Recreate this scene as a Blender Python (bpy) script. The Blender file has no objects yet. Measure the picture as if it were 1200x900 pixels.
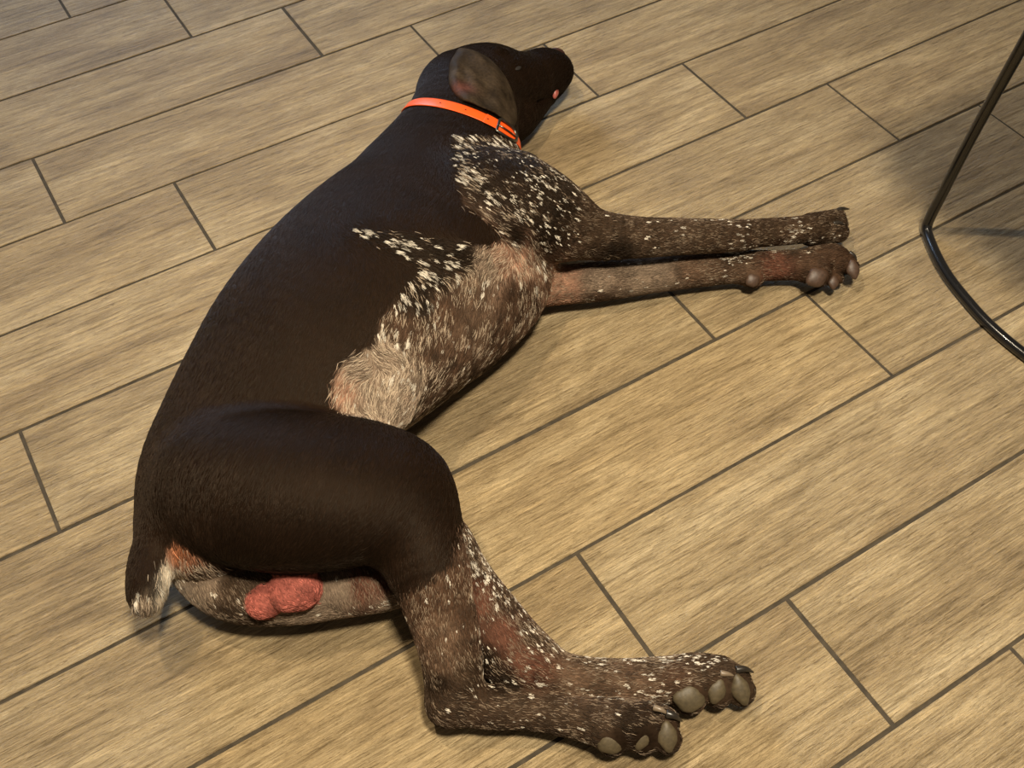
import bpy, bmesh, math, random
import numpy as np
from mathutils import Vector, Matrix
from mathutils.bvhtree import BVHTree

C = bpy.context.scene.collection
rng = np.random.default_rng(7)

# ------------------------------------------------------------------ camera
cam = bpy.data.cameras.new('camera'); camo = bpy.data.objects.new('camera', cam); C.objects.link(camo)
CAM_Z = .98527
camo.matrix_world = Matrix(((.85424848, .41634484, -.31131417, 0), (-.51978194, .67333453, -.5257826, 0),
                            (-.0092883, .61096447, .79160353, CAM_Z), (0, 0, 0, 1)))
cam.sensor_width = 36; cam.lens = 1246.554/1200*36; cam.clip_start = .01
bpy.context.scene.camera = camo

# ------------------------------------------------------------------ world, lights, exposure
vs = bpy.context.scene.view_settings
vs.view_transform = 'Standard'; vs.look = 'None'; vs.gamma = 1; vs.use_curve_mapping = False; vs.exposure = 0.06
w = bpy.data.worlds.new('room_light'); bpy.context.scene.world = w; w.use_nodes = True
bg = w.node_tree.nodes['Background']; bg.inputs[0].default_value = (1.0, .80, .58, 1); bg.inputs[1].default_value = .13

def area(name, loc, target, size, power, col):
    l = bpy.data.lights.new(name, 'AREA'); l.shape = 'DISK'; l.size = size; l.energy = power; l.color = col
    o = bpy.data.objects.new(name, l); C.objects.link(o); o.location = loc
    o.rotation_euler = (Vector(target)-Vector(loc)).to_track_quat('-Z', 'Y').to_euler(); return o
def spot(name, loc, target, radius, power, col, ang, blend):
    l = bpy.data.lights.new(name, 'SPOT'); l.shadow_soft_size = radius; l.energy = power; l.color = col; l.spot_size = math.radians(ang); l.spot_blend = blend
    o = bpy.data.objects.new(name, l); C.objects.link(o); o.location = loc
    o.rotation_euler = (Vector(target)-Vector(loc)).to_track_quat('-Z', 'Y').to_euler(); return o
spot('ceiling_lamp_main', (-.07, 1.13, 2.35), (.2, .7, 0), .045, 115, (1, .83, .60), 110, 1)
spot('ceiling_lamp_near', (.30, -.10, 2.40), (.38, .30, 0), .16, 350, (1, .87, .66), 66, 1)
area('window_daylight', (.70, 4.6, 1.75), (.3, 1.6, 0), 1.5, 80, (.50, .70, 1))

# ------------------------------------------------------------------ helpers
def link(name, me, parent=None, mats=()):
    o = bpy.data.objects.new(name, me); C.objects.link(o)
    if parent: o.parent = parent
    for m in mats: me.materials.append(m)
    return o
def empty(name, loc=(0, 0, 0)):
    o = bpy.data.objects.new(name, None); C.objects.link(o); o.location = loc; o.empty_display_size = .05; return o
def tag(o, label, cat, group=None):
    o['label'] = label; o['category'] = cat
    if group: o['group'] = group
def mesh_np(name, V, F, smooth=True):
    me = bpy.data.meshes.new(name); me.from_pydata([tuple(map(float, v)) for v in V], [], [tuple(map(int, f)) for f in F])
    me.update()
    if smooth: me.polygons.foreach_set('use_smooth', [True]*len(me.polygons))
    return me
class NT:
    def __init__(s, name):
        s.m = bpy.data.materials.new(name); s.m.use_nodes = True; s.t = s.m.node_tree; s.b = s.t.nodes['Principled BSDF']
    def n(s, typ, **kw):
        nd = s.t.nodes.new(typ)
        for k, v in kw.items():
            if k.startswith('i_'):
                key = k[2:]; key = int(key) if key.isdigit() else key.replace('_', ' ')
                nd.inputs[key].default_value = v
            else: setattr(nd, k, v)
        return nd
    def l(s, a, b): s.t.links.new(a, b)
    def ramp(s, fac, stops):
        r = s.n('ShaderNodeValToRGB'); e = r.color_ramp.elements
        while len(e) < len(stops): e.new(.5)
        for q, (p, c) in zip(e, stops): q.position = p; q.color = (*c, 1) if len(c) == 3 else c
        s.l(fac, r.inputs[0]); return r.outputs[0]
    def mix(s, fac, a, b, mode='MIX'):
        m = s.n('ShaderNodeMix', data_type='RGBA', blend_type=mode)
        if isinstance(fac, (int, float)): m.inputs[0].default_value = fac
        else: s.l(fac, m.inputs[0])
        for v, i in ((a, 6), (b, 7)):
            if isinstance(v, tuple): m.inputs[i].default_value = (*v, 1)
            else: s.l(v, m.inputs[i])
        return m.outputs[2]

# ------------------------------------------------------------------ materials
def mat_tile():
    M = NT('wood_look_porcelain')
    tc = M.n('ShaderNodeTexCoord'); oi = M.n('ShaderNodeObjectInfo')
    off = M.n('ShaderNodeVectorMath', operation='SCALE'); cmb = M.n('ShaderNodeCombineXYZ')
    M.l(oi.outputs['Random'], cmb.inputs[0]); M.l(oi.outputs['Random'], cmb.inputs[1]); M.l(oi.outputs['Random'], cmb.inputs[2])
    M.l(cmb.outputs[0], off.inputs[0]); off.inputs['Scale'].default_value = 37
    ad = M.n('ShaderNodeVectorMath', operation='ADD'); M.l(tc.outputs['Object'], ad.inputs[0]); M.l(off.outputs[0], ad.inputs[1])
    def noise(sx, sy, det=4, rough=.6, dist=0.):
        mp = M.n('ShaderNodeMapping'); M.l(ad.outputs[0], mp.inputs[0]); mp.inputs['Scale'].default_value = (sx, sy, 1)
        nz = M.n('ShaderNodeTexNoise'); nz.inputs['Scale'].default_value = 1; nz.inputs['Detail'].default_value = det
        nz.inputs['Roughness'].default_value = rough; nz.inputs['Distortion'].default_value = dist
        M.l(mp.outputs[0], nz.inputs['Vector']); return nz.outputs['Fac']
    big = noise(3.5, 14, 5, .6, .8); mid = noise(8, 170, 6, .72, 1.0); fine = noise(42, 600, 5, .75, 1.0); blot = noise(16, 30, 4, .6); chip = noise(130, 420, 4, .7, 1.5)
    c = M.ramp(big, [(.30, TILE[0]), (.5, TILE[1]), (.70, TILE[2])])
    s1 = M.ramp(mid, [(.36, (.62, .59, .53)), (.5, (1, 1, 1)), (.66, (1.25, 1.23, 1.19))])
    c = M.mix(1.0, c, s1, 'MULTIPLY')
    s2 = M.ramp(fine, [(.37, (.46, .42, .36)), (.45, (.95, .95, .94)), (.60, (1.12, 1.11, 1.09)), (.68, (1.42, 1.42, 1.40))])
    c = M.mix(.9, c, s2, 'MULTIPLY')
    s3 = M.ramp(blot, [(.3, (.88, .87, .85)), (.6, (1.06, 1.06, 1.05))])
    c = M.mix(1.0, c, s3, 'MULTIPLY')
    s4 = M.ramp(chip, [(.34, (.72, .70, .66)), (.46, (1, 1, 1)), (.60, (1.02, 1.02, 1.02)), (.68, (1.30, 1.29, 1.26))])
    c = M.mix(.8, c, s4, 'MULTIPLY')
    vr = M.ramp(oi.outputs['Random'], [(0, (.93, .93, .93)), (1, (1.05, 1.04, 1.02))])
    c = M.mix(1.0, c, vr, 'MULTIPLY')
    M.l(c, M.b.inputs['Base Color'])
    rr = M.ramp(mid, [(.3, (.46,)*3), (.7, (.30,)*3)]); M.l(rr, M.b.inputs['Roughness'])
    M.b.inputs['Specular IOR Level'].default_value = .5
    mm = M.n('ShaderNodeMath', operation='ADD'); M.l(mid, mm.inputs[0]); M.l(fine, mm.inputs[1])
    m2 = M.n('ShaderNodeMath', operation='ADD'); M.l(mm.outputs[0], m2.inputs[0]); M.l(blot, m2.inputs[1])
    bp = M.n('ShaderNodeBump'); bp.inputs['Strength'].default_value = .8; bp.inputs['Distance'].default_value = .003
    M.l(m2.outputs[0], bp.inputs['Height']); M.l(bp.outputs[0], M.b.inputs['Normal'])
    return M.m
TILE = [(.235, .172, .096), (.345, .262, .150), (.46, .365, .225)]
def mat_grout():
    M = NT('grout'); nz = M.n('ShaderNodeTexNoise'); nz.inputs['Scale'].default_value = 90; nz.inputs['Detail'].default_value = 4
    tc = M.n('ShaderNodeTexCoord'); M.l(tc.outputs['Object'], nz.inputs['Vector'])
    M.l(M.ramp(nz.outputs['Fac'], [(.3, (.030, .023, .014)), (.7, (.062, .048, .030))]), M.b.inputs['Base Color'])
    M.b.inputs['Roughness'].default_value = .95; return M.m
def mat_coat():
    M = NT('short_coat')
    at = M.n('ShaderNodeAttribute', attribute_name='pigment'); tk = M.n('ShaderNodeAttribute', attribute_name='ticked')
    tc = M.n('ShaderNodeTexCoord')
    nz = M.n('ShaderNodeTexNoise'); nz.inputs['Scale'].default_value = 260; nz.inputs['Detail'].default_value = 4; M.l(tc.outputs['Object'], nz.inputs['Vector'])
    n2 = M.n('ShaderNodeTexNoise'); n2.inputs['Scale'].default_value = 14; n2.inputs['Detail'].default_value = 3; M.l(tc.outputs['Object'], n2.inputs['Vector'])
    c = M.mix(1.0, at.outputs['Color'], M.ramp(nz.outputs['Fac'], [(.3, (.7, .7, .7)), (.7, (1.25, 1.25, 1.25))]), 'MULTIPLY')
    c = M.mix(1.0, c, M.ramp(n2.outputs['Fac'], [(.3, (.85, .85, .85)), (.7, (1.15, 1.12, 1.1))]), 'MULTIPLY')
    M.l(c, M.b.inputs['Base Color'])
    M.b.inputs['Roughness'].default_value = .6; M.b.inputs['Specular IOR Level'].default_value = .08; M.b.inputs['Specular Tint'].default_value = (1, .72, .5, 1)
    M.b.inputs['Sheen Weight'].default_value = .0; M.b.inputs['Sheen Roughness'].default_value = .4; M.b.inputs['Sheen Tint'].default_value = (.9, .7, .5, 1)
    bp = M.n('ShaderNodeBump'); bp.inputs['Strength'].default_value = .35; bp.inputs['Distance'].default_value = .0012
    M.l(nz.outputs['Fac'], bp.inputs['Height']); M.l(bp.outputs[0], M.b.inputs['Normal'])
    return M.m
def mat_hair():
    M = NT('coat_hair'); at = M.n('ShaderNodeAttribute', attribute_name='hair_tone')
    M.l(at.outputs['Color'], M.b.inputs['Base Color']); M.b.inputs['Roughness'].default_value = .45
    M.b.inputs['Specular IOR Level'].default_value = .20; M.b.inputs['Specular Tint'].default_value = (1, .8, .62, 1); return M.m
def mat_plain(name, col, rough=.5, metal=0., nscale=60, var=.15, bump=.0, coat=0.):
    M = NT(name); tc = M.n('ShaderNodeTexCoord'); nz = M.n('ShaderNodeTexNoise'); nz.inputs['Scale'].default_value = nscale; nz.inputs['Detail'].default_value = 4
    M.l(tc.outputs['Object'], nz.inputs['Vector'])
    lo = tuple(c*(1-var) for c in col); hi = tuple(min(1, c*(1+var)) for c in col)
    M.l(M.ramp(nz.outputs['Fac'], [(.3, lo), (.7, hi)]), M.b.inputs['Base Color'])
    M.b.inputs['Roughness'].default_value = rough; M.b.inputs['Metallic'].default_value = metal; M.b.inputs['Coat Weight'].default_value = coat
    if bump:
        bp = M.n('ShaderNodeBump'); bp.inputs['Strength'].default_value = .5; bp.inputs['Distance'].default_value = bump
        M.l(nz.outputs['Fac'], bp.inputs['Height']); M.l(bp.outputs[0], M.b.inputs['Normal'])
    return M.m

# ------------------------------------------------------------------ floor: grout bed and single tiles
W = .154; PITCH = 3.91*W; Y0 = 10.789*W
floor = empty('floor'); floor['kind'] = 'structure'
bed = bmesh.new(); bmesh.ops.create_cube(bed, size=1, matrix=Matrix.Translation((.6, 1.1, -.0122)) @ Matrix.Diagonal((5.2, 4.4, .022, 1)))
bme = bpy.data.meshes.new('grout_bed'); bed.to_mesh(bme); link('grout_bed', bme, floor, [mat_grout()])
def tile_mesh():
    L, B, T, c = PITCH-.0042, W-.0042, .010, .0007
    bm = bmesh.new(); lv = []
    for z, s in ((-T, 0), (-c, 0), (-c*.3, c*.35), (0, c*1.4)):
        lv.append([bm.verts.new((sx*(L/2-s), sy*(B/2-s), z)) for sx, sy in ((-1, -1), (1, -1), (1, 1), (-1, 1))])
    for a, b in zip(lv, lv[1:]):
        for i in range(4): bm.faces.new((a[i], a[(i+1) % 4], b[(i+1) % 4], b[i]))
    bm.faces.new(lv[-1]); me = bpy.data.meshes.new('tile'); bm.to_mesh(me); return me
tme = tile_mesh(); tme.materials.append(mat_tile())
# joint position of each row along x (in tile widths) as laid on the real floor
JU = {-1: 1.11, 0: 2.06, 1: 3.06, 2: 4.05, 3: 5.04, 4: 6.03, 5: 3.105, 6: 4.1, 7: 5.02, 8: 2.14, 9: 3.125, 10: 4.11, -2: 0.13, -3: -0.85, -4: -1.83, 11: 5.09, 12: 6.07}
for k in sorted(JU):
    yc = Y0-(k+.5)*W
    for m in range(-4, 9):
        x0 = JU[k]*W+m*PITCH; xc = x0+PITCH/2
        if xc < -1.55 or xc > 2.75: continue
        o = link('tile', tme, floor); o.location = (xc+rng.normal(0, .0003), yc+rng.normal(0, .0003), rng.normal(0, .00012))
        o.rotation_euler = (rng.normal(0, .0006), rng.normal(0, .0002), rng.normal(0, .0004))

# ------------------------------------------------------------------ implicit-surface modelling
def catmull(P, n=5):
    P = np.array(P, float)
    if len(P) < 3: 
        t = np.linspace(0, 1, n+1)[:, None]; return P[0]*(1-t)+P[1]*t
    Q = np.vstack([2*P[0]-P[1], P, 2*P[-1]-P[-2]]); out = []
    for i in range(1, len(Q)-2):
        for j in range(n):
            t = j/n; a, b, c, d = Q[i-1], Q[i], Q[i+1], Q[i+2]
            out.append(.5*((2*b)+(-a+c)*t+(2*a-5*b+4*c-d)*t*t+(-a+3*b-3*c+d)*t**3))
    out.append(P[-1]); return np.array(out)
class Grid:
    def __init__(s, lo, hi, h):
        s.lo = np.array(lo, float); s.h = h; s.n = np.ceil((np.array(hi)-s.lo)/h).astype(int)+1; s.F = {}
    def field(s, g):
        if g not in s.F: s.F[g] = np.full(s.n, .06, np.float32)
        return s.F[g]
    def sub(s, a, b):
        i0 = np.maximum(0, np.floor((a-s.lo)/s.h).astype(int)); i1 = np.minimum(s.n, np.ceil((b-s.lo)/s.h).astype(int)+1)
        sl = tuple(slice(x, y) for x, y in zip(i0, i1))
        ax = [(s.lo[i]+np.arange(i0[i], i1[i])*s.h).astype(np.float32) for i in range(3)]
        return sl, np.meshgrid(*ax, indexing='ij', sparse=True)
    def chain(s, g, k, sq, st, nrm=(0, 0, 1), sub=5, op='add'):
        F = s.field(g); S = catmull(st, sub); S[:, 3] = np.maximum(S[:, 3], .001)
        nrm = np.array(nrm, float); nrm /= np.linalg.norm(nrm)
        pad = S[:, 3].max()+k+.015
        slb, _ = s.sub(S[:, :3].min(0)-pad, S[:, :3].max(0)+pad)
        o0 = [q.start for q in slb]; D = np.full([q.stop-q.start for q in slb], .06, np.float32)
        for a, b in zip(S, S[1:]):
            p = max(a[3], b[3])+k+.015
            sl, (X, Y, Z) = s.sub(np.minimum(a[:3], b[:3])-p, np.maximum(a[:3], b[:3])+p)
            if any(q.stop <= q.start for q in sl): continue
            d = b[:3]-a[:3]; q = 1/sq-1
            dn = d@nrm; ds = d+nrm*dn*q; L2 = max(ds@ds, 1e-12)
            X = X-a[0]; Y = Y-a[1]; Z = Z-a[2]; pn = X*nrm[0]+Y*nrm[1]+Z*nrm[2]
            X2 = X+nrm[0]*pn*q; Y2 = Y+nrm[1]*pn*q; Z2 = Z+nrm[2]*pn*q
            t = np.clip((X2*ds[0]+Y2*ds[1]+Z2*ds[2])/L2, 0, 1)
            X2 = X2-t*ds[0]; Y2 = Y2-t*ds[1]; Z2 = Z2-t*ds[2]
            r = np.sqrt(X2*X2+Y2*Y2+Z2*Z2)+1e-9
            vn = (X2*nrm[0]+Y2*nrm[1]+Z2*nrm[2])/r
            grad = np.sqrt(1+vn*vn*((1/sq)**2-1))
            dd = ((r-(a[3]*(1-t)+b[3]*t))/grad).astype(np.float32)
            loc = tuple(slice(q1.start-o, q1.stop-o) for q1, o in zip(sl, o0))
            D[loc] = np.minimum(D[loc], dd)
        cur = F[slb]
        if op == 'add': F[slb] = smin(cur, D, k)
        else: F[slb] = -smin(-cur, D, k)
    def poly(s, F, iso=0.):
        import openvdb as vdb
        g = vdb.FloatGrid(.06); g.copyFromArray(F.astype(np.float32)); g.transform = vdb.createLinearTransform(s.h)
        pts, quads = g.convertToQuads(iso); return pts+s.lo, quads[:, ::-1]
    def sample(s, F, V):
        q = (V-s.lo)/s.h; i = np.clip(np.floor(q).astype(int), 0, s.n-2); f = q-i; out = 0
        for dx in (0, 1):
            for dy in (0, 1):
                for dz in (0, 1):
                    wt = (f[:, 0] if dx else 1-f[:, 0])*(f[:, 1] if dy else 1-f[:, 1])*(f[:, 2] if dz else 1-f[:, 2])
                    out = out+wt*F[i[:, 0]+dx, i[:, 1]+dy, i[:, 2]+dz]
        return out
def smin(a, b, k):
    if k <= 0: return np.minimum(a, b)
    h = np.clip(k-np.abs(a-b), 0, None)/k
    return np.minimum(a, b)-h*h*k*.25

CHAINS = [
    ('trunk', 0.03, 0.62, [[0.4723, 0.9451, 0.085, 0.085], [0.4026, 0.865, 0.088, 0.127], [0.3382, 0.8133, 0.09, 0.15], [0.2781, 0.7843, 0.09, 0.149], [0.2152, 0.7538, 0.088, 0.139], [0.1571, 0.7238, 0.085, 0.122], [0.103, 0.6928, 0.083, 0.105], [0.058, 0.657, 0.083, 0.093], [0.0196, 0.624, 0.08, 0.072]]),
    ('trunk', 0.03, 0.9, [[0.4692, 0.7797, 0.06, 0.053], [0.422, 0.7314, 0.056, 0.047], [0.3658, 0.7087, 0.05, 0.042], [0.3023, 0.6959, 0.044, 0.038], [0.246, 0.6841, 0.042, 0.035]]),
    ('trunk', 0.02, 0.55, [[0.2183, 0.6437, 0.12, 0.045], [0.2091, 0.6345, 0.115, 0.045]]),
    ('trunk', 0.03, 0.6, [[0.4019, 0.8709, 0.125, 0.05], [0.4215, 0.8128, 0.13, 0.052], [0.4434, 0.782, 0.125, 0.045]]),
    ('trunk', 0.03, 0.82, [[0.4371, 0.9196, 0.085, 0.085], [0.503, 0.9823, 0.08, 0.078], [0.555, 1.0437, 0.08, 0.07]]),
    ('trunk', 0.015, 0.85, [[0.5662, 1.0707, 0.075, 0.064], [0.6026, 1.075, 0.072, 0.06], [0.6338, 1.0672, 0.066, 0.049], [0.669, 1.0741, 0.058, 0.038], [0.6967, 1.0772, 0.054, 0.036], [0.708, 1.0766, 0.05, 0.034]]),
    ('trunk', 0.01, 0.8, [[0.6358, 1.0617, 0.05, 0.035], [0.672, 1.0629, 0.045, 0.03], [0.6928, 1.0616, 0.042, 0.026]]),
    ('trunk', 0.006, 0.9, [[0.5848, 1.0346, 0.045, 0.05], [0.6169, 1.0308, 0.04, 0.036], [0.6589, 1.0418, 0.033, 0.021], [0.6868, 1.0518, 0.03, 0.013]]),
    ('trunk', 0.006, 1, [[0.6211, 1.0741, 0.118, 0.007], [0.6293, 1.0723, 0.112, 0.006]]),
    ('thigh', 0.022, 0.72, [[0.0436, 0.6292, 0.108, 0.072], [0.0752, 0.5939, 0.117, 0.083], [0.1135, 0.5621, 0.122, 0.081], [0.152, 0.5398, 0.12, 0.072], [0.1787, 0.5292, 0.112, 0.053]]),
    ('thigh', 0.02, 0.9, [[0.1829, 0.527, 0.11, 0.047], [0.1824, 0.5006, 0.105, 0.046], [0.1735, 0.4619, 0.095, 0.042], [0.1659, 0.4185, 0.08, 0.032], [0.1572, 0.3839, 0.062, 0.028], [0.1477, 0.3593, 0.045, 0.025], [0.14, 0.3468, 0.035, 0.021]]),
    ('thigh', 0.01, 1, [[0.157, 0.4262, 0.085, 0.022], [0.1415, 0.3824, 0.055, 0.013], [0.1299, 0.3497, 0.034, 0.016], [0.1291, 0.3436, 0.032, 0.016]]),
    ('thigh', 0.01, 0.85, [[0.1329, 0.3469, 0.034, 0.018], [0.1609, 0.3268, 0.03, 0.02], [0.1931, 0.3042, 0.028, 0.018], [0.223, 0.2784, 0.028, 0.019], [0.2437, 0.2592, 0.03, 0.022], [0.262, 0.2462, 0.03, 0.023], [0.2818, 0.234, 0.03, 0.019]]),
    ('lowhind', 0.015, 0.8, [[-0.0144, 0.5989, 0.065, 0.026], [-0.0071, 0.5753, 0.05, 0.03], [0.0169, 0.5495, 0.045, 0.037], [0.0549, 0.5229, 0.045, 0.036], [0.0999, 0.5017, 0.045, 0.034], [0.1467, 0.4846, 0.04, 0.032], [0.1954, 0.4867, 0.035, 0.036]]),
    ('lowhind', 0.015, 0.85, [[0.1991, 0.4926, 0.04, 0.036], [0.1985, 0.4399, 0.036, 0.036], [0.2046, 0.3846, 0.034, 0.035], [0.214, 0.3455, 0.03, 0.031]]),
    ('lowhind', 0.012, 0.85, [[0.2059, 0.3555, 0.03, 0.03], [0.2381, 0.3159, 0.026, 0.022], [0.2773, 0.2879, 0.024, 0.02], [0.3179, 0.2625, 0.025, 0.022], [0.3426, 0.2498, 0.028, 0.022], [0.3615, 0.2392, 0.028, 0.019]]),
    ('tail', 0.015, 0.9, [[0.0094, 0.6475, 0.085, 0.04], [-0.023, 0.622, 0.085, 0.028], [-0.0484, 0.5935, 0.086, 0.022], [-0.061, 0.5707, 0.088, 0.0185], [-0.0661, 0.5607, 0.088, 0.0145]]),
    ('scrotum', 0.006, 0.85, [[0.0507, 0.5052, 0.074, 0.02], [0.0601, 0.5025, 0.074, 0.0215]]),
    ('scrotum', 0.002, 0.85, [[0.0293, 0.5116, 0.066, 0.0165], [0.0248, 0.5124, 0.064, 0.0155]]),
    ('foreup', 0.03, 0.7, [[0.4487, 0.8308, 0.12, 0.07], [0.4868, 0.7962, 0.115, 0.065], [0.5162, 0.7572, 0.1, 0.045]]),
    ('foreup', 0.015, 0.85, [[0.5021, 0.8411, 0.1, 0.055], [0.5261, 0.782, 0.1, 0.042], [0.5495, 0.7425, 0.088, 0.034], [0.5926, 0.7145, 0.082, 0.027], [0.6512, 0.6894, 0.074, 0.0235], [0.7108, 0.6637, 0.066, 0.021], [0.7449, 0.655, 0.06, 0.0185], [0.7901, 0.6418, 0.052, 0.018], [0.8208, 0.6354, 0.046, 0.018]]),
    ('foreup', 0.004, 0.95, [[0.8179, 0.6413, 0.05, 0.013], [0.8512, 0.6376, 0.045, 0.011], [0.8625, 0.638, 0.042, 0.009]]),
    ('foreup', 0.004, 0.95, [[0.8127, 0.6328, 0.042, 0.015], [0.8454, 0.6233, 0.036, 0.014], [0.8527, 0.6212, 0.034, 0.011]]),
    ('foreup', 0.004, 0.95, [[0.8358, 0.6425, 0.04, 0.012], [0.8612, 0.6322, 0.034, 0.011]]),
    ('forelow', 0.015, 0.85, [[0.4521, 0.7598, 0.05, 0.045], [0.4976, 0.7349, 0.035, 0.027], [0.5469, 0.7148, 0.03, 0.0258], [0.6083, 0.693, 0.0275, 0.0245], [0.6691, 0.6689, 0.026, 0.0235], [0.7175, 0.6451, 0.025, 0.0215], [0.7552, 0.6246, 0.024, 0.0195], [0.7815, 0.6077, 0.026, 0.02], [0.7988, 0.5964, 0.028, 0.018]]),
    ('forelow', 0.006, 1, [[0.716, 0.6392, 0.022, 0.016], [0.72, 0.6269, 0.02, 0.0125]]),
    ('forelow', 0.005, 1, [[0.7783, 0.596, 0.026, 0.014], [0.7861, 0.5821, 0.028, 0.014]]),
    ('forelow', 0.004, 1, [[0.7933, 0.6073, 0.032, 0.013], [0.818, 0.5966, 0.034, 0.013], [0.8309, 0.5863, 0.03, 0.009]]),
    ('forelow', 0.004, 1, [[0.7998, 0.5976, 0.028, 0.012], [0.8239, 0.5849, 0.026, 0.012], [0.8315, 0.5755, 0.024, 0.01]]),
    ('forelow', 0.004, 1, [[0.7921, 0.5941, 0.02, 0.011], [0.8049, 0.5765, 0.018, 0.01], [0.8074, 0.5715, 0.018, 0.008]]),
    ('thigh', 0.004, 1, [[0.2393, 0.2527, 0.03, 0.014], [0.243, 0.2438, 0.024, 0.0145]]),
    ('thigh', 0.004, 1, [[0.2627, 0.2429, 0.028, 0.014], [0.2674, 0.2289, 0.024, 0.0135]]),
    ('thigh', 0.004, 1, [[0.2763, 0.2356, 0.03, 0.013], [0.2853, 0.2184, 0.025, 0.0138]]),
    ('thigh', 0.004, 1, [[0.2781, 0.243, 0.036, 0.012], [0.2914, 0.2311, 0.036, 0.011], [0.2947, 0.2262, 0.034, 0.008]]),
    ('lowhind', 0.004, 1, [[0.3238, 0.2507, 0.026, 0.014], [0.3281, 0.2382, 0.02, 0.0145]]),
    ('lowhind', 0.004, 1, [[0.3466, 0.2415, 0.026, 0.013], [0.3521, 0.2284, 0.022, 0.0135]]),
    ('lowhind', 0.004, 1, [[0.3615, 0.2353, 0.028, 0.013], [0.372, 0.2191, 0.022, 0.0138]]),
    ('lowhind', 0.004, 1, [[0.3571, 0.2439, 0.034, 0.012], [0.3711, 0.2324, 0.034, 0.01], [0.3779, 0.2272, 0.03, 0.008]]),
]
CARVE = [
    ('thigh', 0.006, 1, [[0.0053, 0.5761, 0.095, 0.002], [0.0148, 0.5722, 0.105, 0.0035], [0.0307, 0.5676, 0.115, 0.001]]),
    ('foreup', 0.006, 1, [[0.5362, 0.7224, 0.085, 0.001], [0.5839, 0.702, 0.08, 0.003], [0.6421, 0.6769, 0.072, 0.003], [0.6928, 0.6576, 0.066, 0.002]]),
    ('trunk', 0.004, 1, [[0.708, 1.0399, 0.035, 0.003], [0.6729, 1.0304, 0.045, 0.003], [0.6328, 1.0226, 0.062, 0.003]]),
]


G = Grid((-.16, .20, -.004), (1.0, 1.26, .235), .0026)
for g, k, sq, st in CHAINS: G.chain(g, k, sq, st)
for g, k, sq, st in CARVE: G.chain(g, k, sq, st, op='cut')
order = ['trunk', 'scrotum', 'tail', 'thigh', 'foreup', 'forelow', 'lowhind']
KK = {'scrotum': .004, 'tail': .008, 'thigh': .012, 'foreup': .012, 'forelow': .004, 'lowhind': .004}
F = G.F['trunk'].copy()
for g in order[1:]: F = smin(F, G.F[g], KK[g])
zc = (G.lo[2]+np.arange(G.n[2])*G.h).astype(np.float32)[None, None, :]
F = np.maximum(F, .0008-zc)
V, Q = G.poly(F)
gv = np.stack([G.sample(G.F[g], V) for g in order], 1); GRP = gv.argmin(1)

# outlines of the solid brown coat (x, y), per body region
BROWN = {
    'trunk': [[0.456, 0.907], [0.418, 0.829], [0.406, 0.782], [0.423, 0.75], [0.428, 0.733], [0.406, 0.726], [0.377, 0.732], [0.326, 0.762], [0.279, 0.804], [0.283, 0.78], [0.306, 0.747], [0.316, 0.72], [0.284, 0.704], [0.249, 0.684], [0.234, 0.667], [0.206, 0.664], [0.18, 0.654], [0.171, 0.636], [0.178, 0.59], [0.192, 0.554], [0.173, 0.479], [0.078, 0.486], [-0.004, 0.561], [-0.016, 0.579], [-0.026, 0.588], [-0.12, 0.579], [-0.05, 0.923], [0.326, 1.231], [0.518, 1.301], [0.839, 1.151], [0.744, 0.969], [0.645, 0.945], [0.563, 0.917], [0.502, 0.899]],
    'thigh': [[-0.017, 0.903], [0.205, 0.684], [0.327, 0.553], [0.266, 0.47], [0.223, 0.464], [0.187, 0.428], [0.161, 0.422], [0.146, 0.426], [0.135, 0.432], [0.073, 0.384], [-0.02, 0.413], [-0.14, 0.514]],
    'tail': [[-0.054, 0.788], [0.04, 0.588], [-0.011, 0.571], [-0.024, 0.586], [-0.04, 0.578], [-0.058, 0.566], [-0.072, 0.558], [-0.098, 0.557]],
}
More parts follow.
